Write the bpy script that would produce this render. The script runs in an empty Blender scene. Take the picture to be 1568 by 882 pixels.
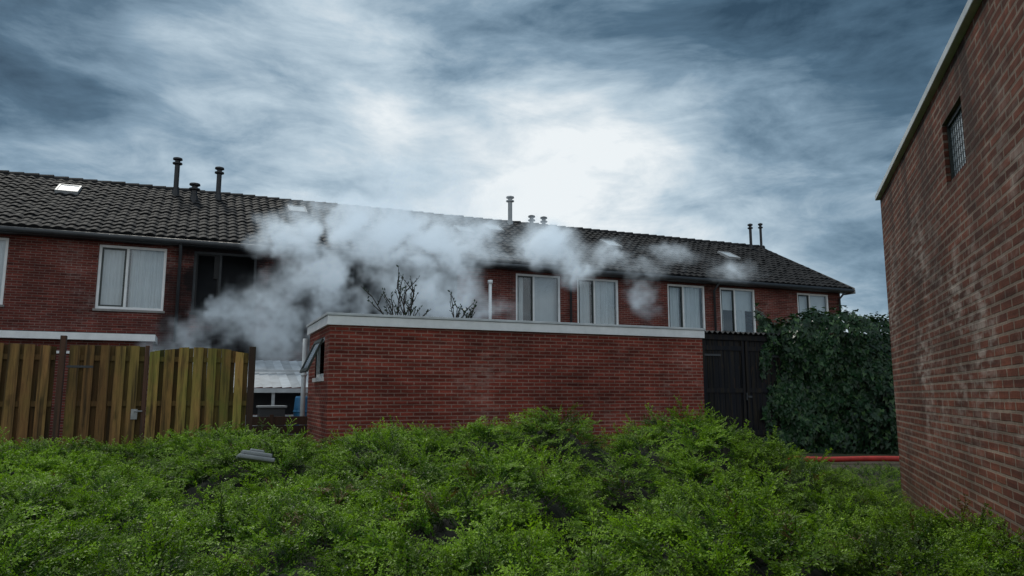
import bpy, math, random
import numpy as np
from mathutils import Vector, Matrix, Euler
random.seed(7); np.random.seed(7)
sc = bpy.context.scene
col = sc.collection
H = 1.15
R = math.radians

# ------------------------------------------------------------------ helpers
def empty(name):
    e = bpy.data.objects.new(name, None); col.objects.link(e); return e

class MB:
    def __init__(s): s.v=[]; s.f=[]; s.m=[]; s.r=[]
    def poly(s, pts, mi=0, r=None):
        n=len(s.v); s.v += [tuple(p) for p in pts]; s.f.append(tuple(range(n,n+len(pts)))); s.m.append(mi)
        s.r.append(random.random() if r is None else r)
    def box(s, x0,x1,y0,y1,z0,z1, mi=0, r=None, M=None, topz=None):
        r = random.random() if r is None else r
        n=len(s.v)
        zt=[z1,z1,z1,z1] if topz is None else topz
        P=[(x0,y0,z0),(x1,y0,z0),(x1,y1,z0),(x0,y1,z0),(x0,y0,zt[0]),(x1,y0,zt[1]),(x1,y1,zt[2]),(x0,y1,zt[3])]
        if M is not None: P=[tuple(M@Vector(p)) for p in P]
        s.v+=P
        for q in [(0,3,2,1),(4,5,6,7),(0,1,5,4),(1,2,6,5),(2,3,7,6),(3,0,4,7)]:
            s.f.append(tuple(n+i for i in q)); s.m.append(mi); s.r.append(r)
    def tube(s, pts, rad, k=8, mi=0, r=None, cap=True):
        r = random.random() if r is None else r
        pts=[Vector(p) for p in pts]
        if not hasattr(rad,'__len__'): rad=[rad]*len(pts)
        rings=[]
        for i,p in enumerate(pts):
            d=(pts[min(i+1,len(pts)-1)]-pts[max(i-1,0)])
            if d.length<1e-7: d=Vector((0,0,1))
            d.normalize()
            a=d.orthogonal() if i==0 else (prev - d*prev.dot(d))
            a.normalize(); prev=a; b=d.cross(a)
            n=len(s.v)
            for j in range(k):
                t=2*math.pi*j/k
                s.v.append(tuple(p+(a*math.cos(t)+b*math.sin(t))*rad[i]))
            rings.append(n)
        for i in range(len(rings)-1):
            A,B=rings[i],rings[i+1]
            for j in range(k):
                s.f.append((A+j,A+(j+1)%k,B+(j+1)%k,B+j)); s.m.append(mi); s.r.append(r)
        if cap:
            s.f.append(tuple(rings[0]+j for j in reversed(range(k)))); s.m.append(mi); s.r.append(r)
            s.f.append(tuple(rings[-1]+j for j in range(k))); s.m.append(mi); s.r.append(r)
    def build(s, name, mats, parent=None, smooth=False, bevel=0):
        me=bpy.data.meshes.new(name); me.from_pydata(s.v,[],s.f)
        for m in mats: me.materials.append(m)
        me.polygons.foreach_set('material_index', s.m)
        at=me.attributes.new('rnd','FLOAT','FACE'); at.data.foreach_set('value', s.r)
        if smooth: me.polygons.foreach_set('use_smooth',[True]*len(s.f))
        me.update()
        o=bpy.data.objects.new(name,me); col.objects.link(o)
        if parent: o.parent=parent
        if bevel:
            b=o.modifiers.new('b','BEVEL'); b.width=bevel; b.segments=2; b.limit_method='ANGLE'
        return o

class NT:
    def __init__(s, nt): s.nt=nt; s.nt.nodes.clear()
    def n(s, t, **kw):
        nd=s.nt.nodes.new(t)
        for k,v in kw.items(): setattr(nd,k,v)
        return nd
    def l(s,a,b): s.nt.links.new(a,b)
    def math(s, op, a, b=None, c=None, clamp=False):
        nd=s.n('ShaderNodeMath',operation=op,use_clamp=clamp)
        for i,x in enumerate((a,b,c)):
            if x is None: continue
            if isinstance(x,(int,float)): nd.inputs[i].default_value=x
            else: s.l(x,nd.inputs[i])
        return nd.outputs[0]
    def mix(s, fac, a, b, bt='MIX'):
        nd=s.n('ShaderNodeMix',data_type='RGBA',blend_type=bt)
        nd.clamp_factor=True
        for sock,x in ((nd.inputs[0],fac),(nd.inputs[6],a),(nd.inputs[7],b)):
            if isinstance(x,(int,float)): sock.default_value=x
            elif isinstance(x,tuple): sock.default_value=(x[0],x[1],x[2],1)
            else: s.l(x,sock)
        return nd.outputs[2]
    def ramp(s, fac, stops, interp='LINEAR'):
        nd=s.n('ShaderNodeValToRGB'); cr=nd.color_ramp; cr.interpolation=interp
        while len(cr.elements)<len(stops): cr.elements.new(0.5)
        for e,(p,c) in zip(cr.elements,stops):
            e.position=p
            e.color=(c,c,c,1) if isinstance(c,(int,float)) else (c[0],c[1],c[2],1)
        s.l(fac,nd.inputs[0]); return nd.outputs[0]
    def noise(s, vec, scale, detail=4, rough=.5, dist=0, out=0):
        nd=s.n('ShaderNodeTexNoise'); nd.inputs['Scale'].default_value=scale
        nd.inputs['Detail'].default_value=detail; nd.inputs['Roughness'].default_value=rough
        nd.inputs['Distortion'].default_value=dist
        if vec is not None: s.l(vec,nd.inputs['Vector'])
        return nd.outputs[out]
    def mapping(s, vec, scale=(1,1,1), loc=(0,0,0)):
        nd=s.n('ShaderNodeMapping'); nd.inputs['Scale'].default_value=scale; nd.inputs['Location'].default_value=loc
        s.l(vec,nd.inputs['Vector']); return nd.outputs[0]

def newmat(name):
    m=bpy.data.materials.new(name); m.use_nodes=True
    t=NT(m.node_tree); out=t.n('ShaderNodeOutputMaterial'); b=t.n('ShaderNodeBsdfPrincipled')
    t.l(b.outputs[0],out.inputs[0]); return m,t,b,out
def setc(t,b,c):
    if isinstance(c,tuple): b.inputs['Base Color'].default_value=(c[0],c[1],c[2],1)
    else: t.l(c,b.inputs['Base Color'])
def bump(t,b,h,strength=.4,dist=.01):
    nd=t.n('ShaderNodeBump'); nd.inputs['Strength'].default_value=strength; nd.inputs['Distance'].default_value=dist
    t.l(h,nd.inputs['Height']); t.l(nd.outputs[0],b.inputs['Normal'])

def plain(name,c,rough=.6,var=.25,scale=3,metal=0,rnd=0.0):
    m,t,b,o=newmat(name)
    tc=t.n('ShaderNodeTexCoord').outputs['Object']
    n=t.noise(tc,scale,6,.65)
    f=t.ramp(n,[(.3,1-var),(.7,1+var*.3)])
    cc=t.mix(1.0,c,f,'MULTIPLY')
    if rnd:
        at=t.n('ShaderNodeAttribute',attribute_name='rnd')
        g=t.math('MULTIPLY_ADD',at.outputs['Fac'],rnd,1-rnd*.6)
        cc=t.mix(1.0,cc,g,'MULTIPLY')
    setc(t,b,cc); b.inputs['Roughness'].default_value=rough; b.inputs['Metallic'].default_value=metal
    bump(t,b,n,.15,.01)
    return m

def brick(name, c1, c2, mortar, msize=.008, efflo=.3, effcol=(.42,.36,.33), dark=.35, soot=None, bw=.22, rh=.0625, effscale=.9, effz=None, streak=False, moss=0, eth=(.54,.68)):
    m,t,b,o=newmat(name)
    tc=t.n('ShaderNodeTexCoord').outputs['Object']
    sp=t.n('ShaderNodeSeparateXYZ'); t.l(tc,sp.inputs[0])
    x=t.math('ADD',sp.outputs[0],sp.outputs[1])
    cb=t.n('ShaderNodeCombineXYZ'); t.l(x,cb.inputs[0]); t.l(sp.outputs[2],cb.inputs[1])
    wv=t.n('ShaderNodeVectorMath',operation='MULTIPLY_ADD'); t.l(t.noise(tc,7,3,.6,out=1),wv.inputs[0]); wv.inputs[1].default_value=(.012,.010,0); t.l(cb.outputs[0],wv.inputs[2])
    bt=t.n('ShaderNodeTexBrick'); bt.offset=.5
    t.l(wv.outputs[0],bt.inputs['Vector'])
    bt.inputs['Color1'].default_value=(*c1,1); bt.inputs['Color2'].default_value=(*c2,1); bt.inputs['Mortar'].default_value=(*mortar,1)
    bt.inputs['Scale'].default_value=1; bt.inputs['Mortar Size'].default_value=msize; bt.inputs['Mortar Smooth'].default_value=.3
    bt.inputs['Bias'].default_value=-.1; bt.inputs['Brick Width'].default_value=bw; bt.inputs['Row Height'].default_value=rh
    c=bt.outputs['Color']
    big=t.noise(tc,.8,6,.65,.4)
    c=t.mix(1.0,c,t.ramp(big,[(.3,1-dark),(.65,1.15)]),'MULTIPLY')
    fine=t.noise(tc,40,4,.7)
    c=t.mix(1.0,c,t.ramp(fine,[(.25,.7),(.75,1.25)]),'MULTIPLY')
    rowv=t.noise(t.mapping(cb.outputs[0],(.8,16,1)),1,3,.6)
    c=t.mix(1.0,c,t.ramp(rowv,[(.3,.55),(.7,1.4)]),'MULTIPLY')
    e=t.noise(t.mapping(tc,(1,1,.8),(3.3,1.7,9.1)),effscale,7,.72,.3)
    e2=t.noise(t.mapping(cb.outputs[0],(5,16,1)),1,2,.5)
    ef=t.math('MULTIPLY',t.ramp(e,[(eth[0],0),(eth[1],1)]),t.ramp(e2,[(.42,.03),(.60,1)]))
    if effz:
        zz=t.math('SUBTRACT',sp.outputs[2],effz[0]); zz=t.math('DIVIDE',zz,effz[1]); zz=t.math('MULTIPLY',zz,zz)
        ef=t.math('MULTIPLY',ef,t.math('SUBTRACT',1.0,zz,clamp=True))
    c=t.mix(t.math('MULTIPLY',ef,efflo),c,effcol)
    if streak:
        st=t.noise(t.mapping(cb.outputs[0],(2.0,.10,1)),1,5,.6)
        sf=t.math('MULTIPLY',t.ramp(st,[(.44,0),(.60,1)]),t.ramp(t.math('DIVIDE',sp.outputs[2],3.5),[(.35,0),(.95,.85)]))
        c=t.mix(sf,c,(.028,.020,.018))
    if moss:
        mz=t.ramp(sp.outputs[2],[(0,1),(.9,0)])
        mf=t.math('MULTIPLY',mz,t.ramp(t.noise(tc,3,6,.7),[(.4,0),(.6,1)]))
        c=t.mix(t.math('MULTIPLY',mf,moss),c,(.10,.085,.05))
    if soot:
        fac=None
        for (cx,cz,rx,rz,s) in soot:
            dx=t.math('DIVIDE',t.math('SUBTRACT',sp.outputs[0],cx),rx); dz=t.math('DIVIDE',t.math('SUBTRACT',sp.outputs[2],cz),rz)
            d=t.math('ADD',t.math('MULTIPLY',dx,dx),t.math('MULTIPLY',dz,dz))
            d=t.math('ADD',d,t.math('MULTIPLY',t.math('SUBTRACT',t.noise(tc,1.6,5,.7),.5),1.6))
            g=t.math('MULTIPLY',t.ramp(d,[(.3,1),(1,0)],'EASE'),s)
            fac=g if fac is None else t.math('MAXIMUM',fac,g)
        c=t.mix(fac,c,(.006,.006,.007))
    setc(t,b,c); b.inputs['Roughness'].default_value=.9; b.inputs['Specular IOR Level'].default_value=.2
    hh=t.math('ADD',t.math('MULTIPLY',bt.outputs['Fac'],-1.0),t.math('MULTIPLY',fine,.5))
    bump(t,b,hh,.6,.008)
    return m

def wood(name,c1,c2,grain=(14,14,.9),rough=.75,rnd=.8,green=0,spec=.4):
    m,t,b,o=newmat(name)
    tc=t.n('ShaderNodeTexCoord').outputs['Object']
    at=t.n('ShaderNodeAttribute',attribute_name='rnd').outputs['Fac']
    cv=t.n('ShaderNodeCombineXYZ'); t.l(t.math('MULTIPLY',at,37.0),cv.inputs[0]); t.l(t.math('MULTIPLY',at,11.0),cv.inputs[2])
    va=t.n('ShaderNodeVectorMath',operation='ADD'); t.l(tc,va.inputs[0]); t.l(cv.outputs[0],va.inputs[1])
    g=t.noise(t.mapping(va.outputs[0],grain),3,6,.65,1.2)
    c=t.mix(t.ramp(g,[(.3,0),(.7,1)]),c1,c2)
    c=t.mix(1.0,c,t.math('MULTIPLY_ADD',at,rnd,1-rnd*.6),'MULTIPLY')
    k=t.noise(t.mapping(va.outputs[0],(9,9,3.5)),1,2,.4)
    c=t.mix(t.ramp(k,[(.66,0),(.74,.6)]),c,(.05,.025,.012))
    w=t.noise(t.mapping(tc,(1.5,1.5,.7)),1.2,5,.6)
    c=t.mix(t.math('MULTIPLY',t.ramp(w,[(.42,0),(.65,1)]),green),c,t.mix(at,(.04,.065,.012),(.22,.27,.05)))
    st=t.noise(t.mapping(va.outputs[0],(20,20,1.0)),1,4,.6)
    c=t.mix(t.ramp(st,[(.46,0),(.68,.85)]),c,(.03,.022,.012))
    setc(t,b,c); b.inputs['Roughness'].default_value=rough; b.inputs['Specular IOR Level'].default_value=spec
    bump(t,b,g,.35,.004)
    return m

# ------------------------------------------------------------------ materials
M_row = brick('row_brick',(.180,.042,.032),(.100,.026,.022),(.21,.14,.12),.008,.40,(.36,.29,.27),.5,
   soot=[(.55,4.2,1.5,1.9,.95),(3.9,3.9,3.3,2.6,.97),(-.55,3.0,.5,2.0,.75),(.6,2.3,1.8,.9,.97),(6.5,3.2,1.3,1.2,.6)])
M_gar = brick('garage_brick',(.265,.050,.033),(.150,.031,.023),(.30,.17,.135),.010,.45,(.42,.30,.26),.62,effz=(1.35,.85),moss=.25,eth=(.50,.66))
M_wall= brick('old_brick',(.180,.057,.035),(.088,.030,.021),(.22,.165,.13),.011,.62,(.46,.40,.36),.6,effscale=1.2,effz=(1.75,1.3),streak=True,moss=.5,eth=(.47,.62))
M_white=plain('white_paint',(.80,.81,.82),.45,.15,4)
M_offw =plain('aged_white',(.55,.58,.60),.5,.3,3)
M_dframe=plain('dark_green_frame',(.02,.03,.028),.4,.2)
M_black=plain('charred_black',(.008,.008,.009),.8,.4)
M_char =plain('charred_frame',(.035,.038,.042),.8,.5,6)
M_pipe =plain('flue_dark',(.022,.022,.025),.55,.4,5)
M_gutter=plain('zinc_gutter',(.04,.044,.05),.5,.3,2)
M_greypipe=plain('flue_grey',(.35,.36,.37),.5,.2)
M_bit  =plain('bitumen',(.035,.036,.038),.9,.4)
M_room =plain('room_dark',(.02,.022,.026),.9,.2)
M_curt =plain('curtain',(.80,.82,.84),.85,.10,2,rnd=.12)
M_concr=plain('concrete',(.26,.25,.24),.85,.35,5)
M_steel=plain('galvanised',(.30,.31,.32),.4,.3,5,.7)
M_red  =plain('hose_red',(.50,.035,.025),.6,.35,6)
M_blue =plain('blue_plastic',(.03,.16,.32),.4,.25)
M_grey =plain('grey_plastic',(.24,.26,.27),.45,.35)
M_poly =plain('lean_to_roofing',(.48,.52,.56),.35,.4,2.5,rnd=.5)
M_fence=wood('fence_wood',(.42,.24,.075),(.20,.11,.04),rnd=1.3,green=.75,spec=.2)
M_gate =wood('gate_wood',(.28,.15,.055),(.14,.07,.028),rnd=1.1,green=.3,spec=.2)
M_plank=wood('brown_board',(.09,.04,.022),(.05,.022,.013))
M_shed =wood('black_stain',(.0065,.007,.012),(.003,.004,.007),rnd=.9,rough=.65,spec=.25)
M_bark =plain('bark',(.035,.026,.02),.9,.4,20)

m,t,b,o=newmat('window_glass')
t.nt.nodes.remove(b)
tr=t.n('ShaderNodeBsdfTransparent'); tr.inputs[0].default_value=(.80,.86,.88,1)
gl=t.n('ShaderNodeBsdfGlossy'); gl.inputs['Roughness'].default_value=.02; gl.inputs[0].default_value=(.9,.95,1,1)
fr=t.n('ShaderNodeFresnel'); fr.inputs[0].default_value=1.5
mx=t.n('ShaderNodeMixShader'); t.l(t.math('MULTIPLY_ADD',fr.outputs[0],.9,.06),mx.inputs[0]); t.l(tr.outputs[0],mx.inputs[1]); t.l(gl.outputs[0],mx.inputs[2]); t.l(mx.outputs[0],o.inputs[0])
M_glass=m

m,t,b,o=newmat('roof_tiles')
tc=t.n('ShaderNodeTexCoord').outputs['Object']
at=t.n('ShaderNodeAttribute',attribute_name='rnd').outputs['Fac']
c=t.mix(at,(.007,.0075,.009),(.020,.0195,.021))
n1=t.noise(tc,1.3,6,.7); c=t.mix(t.ramp(n1,[(.5,0),(.75,.5)]),c,(.028,.026,.025))
n2=t.noise(tc,9,5,.7); c=t.mix(t.ramp(n2,[(.58,0),(.70,.6)]),c,(.036,.037,.034))
n3=t.noise(tc,22,3,.7); c=t.mix(t.ramp(n3,[(.62,0),(.70,.5)]),c,(.09,.085,.08))
setc(t,b,c); b.inputs['Roughness'].default_value=.75; b.inputs['Specular IOR Level'].default_value=.2; bump(t,b,n2,.4,.01); M_tile=m

def leafmat(name,dark,bright,tipc,gloss=.45,transl=.3,useinst=True):
    m,t,b,o=newmat(name)
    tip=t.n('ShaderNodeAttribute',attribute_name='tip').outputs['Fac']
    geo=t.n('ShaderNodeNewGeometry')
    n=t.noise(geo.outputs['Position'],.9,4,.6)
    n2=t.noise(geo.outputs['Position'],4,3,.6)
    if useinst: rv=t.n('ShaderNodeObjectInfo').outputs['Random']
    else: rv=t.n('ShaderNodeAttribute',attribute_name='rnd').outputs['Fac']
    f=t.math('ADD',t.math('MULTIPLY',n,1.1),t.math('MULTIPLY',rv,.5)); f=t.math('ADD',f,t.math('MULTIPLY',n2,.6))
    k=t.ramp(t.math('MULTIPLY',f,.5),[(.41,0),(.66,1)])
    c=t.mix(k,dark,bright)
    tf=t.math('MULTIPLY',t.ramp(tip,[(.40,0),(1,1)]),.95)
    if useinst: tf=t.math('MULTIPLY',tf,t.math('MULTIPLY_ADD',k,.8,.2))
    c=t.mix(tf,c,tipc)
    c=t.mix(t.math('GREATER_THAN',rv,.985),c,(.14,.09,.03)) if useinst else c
    setc(t,b,c); b.inputs['Roughness'].default_value=gloss; b.inputs['Specular IOR Level'].default_value=.28
    tl=t.n('ShaderNodeBsdfTranslucent'); t.l(t.mix(1.0,c,(1.2,1.4,.4),'MULTIPLY'),tl.inputs[0])
    mx=t.n('ShaderNodeMixShader'); mx.inputs[0].default_value=transl
    t.l(b.outputs[0],mx.inputs[1]); t.l(tl.outputs[0],mx.inputs[2]); t.l(mx.outputs[0],o.inputs[0])
    return m
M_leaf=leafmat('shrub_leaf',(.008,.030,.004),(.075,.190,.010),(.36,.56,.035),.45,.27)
M_ivy =leafmat('ivy_leaf',(.006,.022,.010),(.022,.060,.024),(.08,.15,.05),.32,.10,False)

m,t,b,o=newmat('ground_soil')
tc=t.n('ShaderNodeTexCoord').outputs['Object']
n1=t.noise(tc,.6,6,.65); n2=t.noise(tc,14,6,.75); n3=t.noise(tc,60,3,.7)
c=t.mix(t.ramp(n2,[(.35,0),(.65,1)]),(.030,.022,.015),(.085,.065,.045))
c=t.mix(t.ramp(n1,[(.42,0),(.6,.75)]),c,(.035,.055,.015))
c=t.mix(t.ramp(n3,[(.6,0),(.72,.7)]),c,(.15,.11,.07))
setc(t,b,c); b.inputs['Roughness'].default_value=.95; bump(t,b,n2,.8,.03); M_ground=m

# ------------------------------------------------------------------ ground
g=MB(); g.poly([(-400,-400,0),(400,-400,0),(400,400,0),(-400,400,0)]); g.build('ground',[M_ground])

# ------------------------------------------------------------------ row of houses
row=empty('brick_row_house')
XL,XR,YF,YB=-14.0,22.4,20.8,29.4
ZE=5.06
def wall_open(mb, x0,x1,z0,z1,y, openings, mi=0, depth=.12, mir=0):
    xs=sorted(set([x0,x1]+[v for o in openings for v in o[:2]])); zs=sorted(set([z0,z1]+[v for o in openings for v in o[2:4]]))
    for i in range(len(xs)-1):
        for j in range(len(zs)-1):
            cx=(xs[i]+xs[i+1])/2; cz=(zs[j]+zs[j+1])/2
            if any(o[0]<cx<o[1] and o[2]<cz<o[3] for o in openings): continue
            mb.poly([(xs[i],y,zs[j]),(xs[i+1],y,zs[j]),(xs[i+1],y,zs[j+1]),(xs[i],y,zs[j+1])],mi)
    for (a,b_,c_,d_) in [o[:4] for o in openings]:
        Y2=y+depth
        mb.poly([(a,y,c_),(a,Y2,c_),(a,Y2,d_),(a,y,d_)],mir); mb.poly([(b_,y,c_),(b_,y,d_),(b_,Y2,d_),(b_,Y2,c_)],mir)
        mb.poly([(a,y,c_),(b_,y,c_),(b_,Y2,c_),(a,Y2,c_)],mir); mb.poly([(a,y,d_),(a,Y2,d_),(b_,Y2,d_),(b_,y,d_)],mir)
wins=[(-8.1,-6.55,'c'),(-5.9,-4.33,'c'),(-2.41,-.87,'c'),(-.22,1.34,'burn'),(3.3,4.85,'burn'),(5.5,7.05,'burn'),(8.96,10.5,'p'),(11.1,12.63,'c'),(14.56,16.1,'c'),(16.75,18.3,'h'),(20.27,21.8,'l')]
ZW0,ZW1=3.28,4.9
ops=[(a,b_,ZW0,ZW1) for a,b_,k in wins]
gops=[(a+.0,b_+.3,.9,2.3) for a,b_,k in wins if not(k=='burn' and a<1)]+[(-.22,1.4,.2,2.3)]
mb=MB(); wall_open(mb,XL,XR,0,ZE+.1,YF,ops+gops)
mb.poly([(XR,YF,0),(XR,YB,0),(XR,YB,5.1),(XR,25.1,7.4),(XR,YF,5.16)])
mb.poly([(XL,YF,0),(XL,YF,5.16),(XL,25.1,7.4),(XL,YB,5.1),(XL,YB,0)])
mb.poly([(XL,YB,0),(XL,YB,5.1),(XR,YB,5.1),(XR,YB,0)])
mb.build('brick_walls',[M_row],row)
rm=MB()
for a,b_,c_,d_ in ops+gops:
    rm.box(a-.3,b_+.3,YF+.9,YF+.95,c_-.3,d_+.2,0)
    rm.box(a-.3,b_+.3,YF+.13,YF+.9,c_-.34,c_-.3,0); rm.box(a-.3,b_+.3,YF+.13,YF+.9,d_+.2,d_+.24,0)
rm.build('room_interiors',[M_room],row)
fr=MB(); cu=MB(); gl=MB()
def window(x0,x1,z0,z1,kind,y=YF+.05):
    fm = 4 if kind in('burn',) else 0
    w=.065
    y0,y1=y-.03,y+.05
    fr.box(x0,x0+w,y0,y1,z0,z1,fm); fr.box(x1-w,x1,y0,y1,z0,z1,fm)
    fr.box(x0+w,x1-w,y0,y1,z1-w,z1,fm); fr.box(x0+w,x1-w,y0,y1,z0,z0+w,fm)
    xm=x0+(x1-x0)*.42
    if kind in('l','p'): xm=x0+(x1-x0)*.40
    fr.box(xm-.03,xm+.03,y0+.004,y1,z0+w,z1-w,fm)
    s=.04; d=1 if kind!='burn' else 2; ya,yb=y0+.012,y1-.005
    a,b2=x0+w,xm-.03
    fr.box(a,a+s,ya,yb,z0+w,z1-w,d); fr.box(b2-s,b2,ya,yb,z0+w,z1-w,d)
    fr.box(a+s,b2-s,ya,yb,z1-w-s,z1-w,d); fr.box(a+s,b2-s,ya,yb,z0+w,z0+w+s,d)
    fr.box(x0-.04,x1+.04,YF-.05,YF+.02,z0-.06,z0-.003,3 if kind!='burn' else 2)
    if kind=='burn':
        fr.box(x0+.5,x0+.62,y0,y1+.1,z0+.9,z1-.1,2)
    else:
        gl.poly([(x0+w,y+.02,z0+w),(x1-w,y+.02,z0+w),(x1-w,y+.02,z1-w),(x0+w,y+.02,z1-w)])
    def curtain(a,b_,za,zb,dens=26,amp=.022,yo=.14,ww=None):
        n=int((b_-a)*60); pts=[]
        ph=random.random()*6
        for i in range(n+1):
            x=a+(b_-a)*i/n
            pts.append((x, y+yo+amp*math.sin(x*dens+ph+1.3*math.sin(x*5+ph))+amp*.5*math.sin(x*dens*2.3)))
        for i in range(n):
            (xa,ya_),(xb,yb_)=pts[i],pts[i+1]
            cu.poly([(xa,ya_,za),(xb,yb_,za),(xb,yb_,zb),(xa,ya_,zb)],0,random.random()*.3+.4)
    if kind=='c':
        curtain(x0+w,x0+(x1-x0)*.36,z0+.02,z1-.03); curtain(x0+(x1-x0)*.46,x1-w,z0+.02,z1-.03,30)
    elif kind=='p':
        curtain(xm,x1,z0,z1,6,.01,.2)
        curtain(x0,xm-.25,z0,z1,20,.02,.25)
    elif kind=='h':
        curtain(x0,x1,z0+.85,z1,8,.01); curtain(x0+.75,x1-.3,z0,z0+.85,24); curtain(x0,x0+.25,z0,z0+.85,24)
    elif kind=='l':
        curtain(x0,x1,z0+.5,z1,3,.004); 
for a,b_,k in wins: window(a,b_,ZW0,ZW1,k)
for (a,b_,c_,d_) in gops:
    y=YF+.04
    if a<-.5 or a>8:
        for q in ((a,a+.07),(b_-.07,b_),((a+b_)/2-.03,(a+b_)/2+.03)): fr.box(q[0],q[1],y,y+.06,c_,d_,0)
        fr.box(a+.07,b_-.07,y+.005,y+.05,d_-.07,d_,0); fr.box(a+.07,b_-.07,y+.005,y+.05,c_,c_+.07,0)
fr.build('window_frames',[M_white,M_dframe,M_black,M_concr,M_char],row,bevel=.004)
cu.build('curtains',[M_curt],row); gl.build('window_glass',[M_glass],row)

def rz(Y): return 5.12+(Y-20.42)*.5215
sl=math.hypot(1,.5215); ny,nz=-.5215/sl,1/sl
x0,x1=XL-.15,22.62; tw=.25; nc=int((x1-x0)/tw); ks=6; tw=(x1-x0)/nc
rows_=16; rl=(25.05-20.42)/rows_
prof=[0,.014,.034,.040,.034,.012]
V=[];F=[];RN=[]
jit=np.random.rand(nc+1,rows_)
for j in range(rows_):
    ylo=20.42+rl*j; yhi=ylo+rl
    for e,(yy,hh) in enumerate(((ylo,.0),(ylo,.045),(yhi+.02,.012))):
        for i in range(nc*ks+1):
            ci=min(i//ks,nc-1); h=hh+(prof[i%ks] if e>0 else 0)+(jit[ci,j]-.5)*.014*(e>0)
            sag=.02*math.sin(i*.004)+.012*math.sin(i*.013+1)
            V.append((x0+tw*i/ks, yy+ny*h-(jit[ci,j]-.5)*.03*(e==1), rz(yy)+nz*h+sag))
W=nc*ks+1
for j in range(rows_):
    for e in (0,1):
        A=(j*3+e)*W; B=A+W
        for i in range(nc*ks):
            F.append((A+i,A+i+1,B+i+1,B+i)); RN.append(float(jit[min(i//ks,nc-1),j]) if e else 0.0)
me=bpy.data.meshes.new('tiled_roof'); me.from_pydata(V,[],F); me.materials.append(M_tile)
at=me.attributes.new('rnd','FLOAT','FACE'); at.data.foreach_set('value',RN); me.update()
o=bpy.data.objects.new('tiled_roof',me); col.objects.link(o); o.parent=row
rf=MB()
rf.poly([(x0,25.05,7.52),(x1,25.05,7.52),(x1,29.7,5.05),(x0,29.7,5.05)],0)
x=x0
while x<x1:
    zj=random.uniform(-.012,.012)
    rf.tube([(x,25.05,7.52+zj),(min(x+.41,x1),25.05,7.535+zj)],[.115,.135],10,0); x+=.38
rf.build('ridge_tiles',[M_tile],row)
gt=MB()
gt.tube([(x0,20.36,5.04),(x1,20.36,5.04)],.065,10,0)
gt.box(x0,x1,20.44,20.80,4.98,5.03,0)
gt.box(x1-.03,x1+.03,20.3,20.8,4.93,5.08,1)
gt.poly([(x1+.01,20.3,5.0),(x1+.01,20.3,5.14),(x1+.01,25.05,7.56),(x1+.01,25.05,7.4)],1)
for X in (-.55,-6.2,10.82,16.43,5.2,22.25):
    gt.tube([(X,20.70,2.5),(X,20.70,4.75),(X,20.42,4.98)],.04,8,0)
gt.tube([(-12,20.7,.1),(-12,20.7,4.9)],.04,8,0)
gt.build('gutters_and_downpipes',[M_gutter,M_concr],row,smooth=True)
fl=MB()
def flue(X,Y,h,r,mi=0,cap=True):
    z=rz(Y)-.1; T=z+h
    fl.tube([(X,Y,z),(X,Y,T)],r,10,mi)
    fl.tube([(X,Y,z),(X,Y,z+.28)],[r*1.9,r*1.3],10,mi)
    if cap:
        fl.tube([(X,Y,T-.16),(X,Y,T-.14),(X,Y,T-.10),(X,Y,T-.08)],[r*1.1,r*1.9,r*1.9,r*1.1],10,mi)
        fl.tube([(X,Y,T-.03),(X,Y,T),(X,Y,T+.05),(X,Y,T+.08)],[r,r*1.9,r*1.8,r*.6],10,mi)
flue(-.9,24.5,1.25,.075); flue(-.36,24.0,.62,.085); flue(.32,24.4,1.12,.075)
flue(10.45,24.8,1.15,.08,1); flue(11.15,24.4,.6,.07,0); flue(11.6,24.3,.62,.07,0)
flue(21.65,24.7,1.15,.06); flue(22.3,24.8,1.2,.055)
fl.build('chimney_flues',[M_pipe,M_greypipe],row,smooth=False)
sk=MB()
for X,Y in ((-3.64,23.75),(2.67,23.85),(8.1,23.3),(9.4,23.85),(13.8,23.2),(19.1,23.1)):
    th=math.atan(.5215)
    Mx=Matrix.Translation((X,Y,rz(Y)+.05))@Matrix.Rotation(th,4,'X')
    w,h=.28,.38
    sk.box(-w,w,-h,-h+.06,0,.10,1,M=Mx); sk.box(-w,w,h-.06,h,0,.10,1,M=Mx)
    sk.box(-w,-w+.05,-h+.06,h-.06,0,.10,1,M=Mx); sk.box(w-.05,w,-h+.06,h-.06,0,.10,1,M=Mx)
    sk.box(-w+.05,w-.05,-h+.06,h-.06,.0,.08,0,M=Mx)
M_sky=plain('skylight_glass',(.50,.55,.59),.45,.15)
sk.build('skylights',[M_sky,M_greypipe],row)
ex=MB()
ex.box(XL,-.95,19.55,YF-.003,2.42,2.58,0); ex.box(XL,-.97,19.62,YF-.003,2.585,2.60,1)
ex.box(XL,-1.0,19.75,19.80,0,2.417,2)
for X in (-4.6,-3.2,-7.5): ex.box(X,X+1.3,19.70,19.745,2.1,2.16,0)
ex.build('ground_floor_extension',[M_white,M_bit,M_row],row)
vp=MB()
vp.tube([(7.95,20.4,2.4),(7.95,20.4,4.52)],.05,10,0); vp.tube([(7.95,20.4,4.46),(7.95,20.4,4.56)],.075,10,0)
vp.build('white_vent_pipe',[M_white],row,smooth=True)

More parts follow.
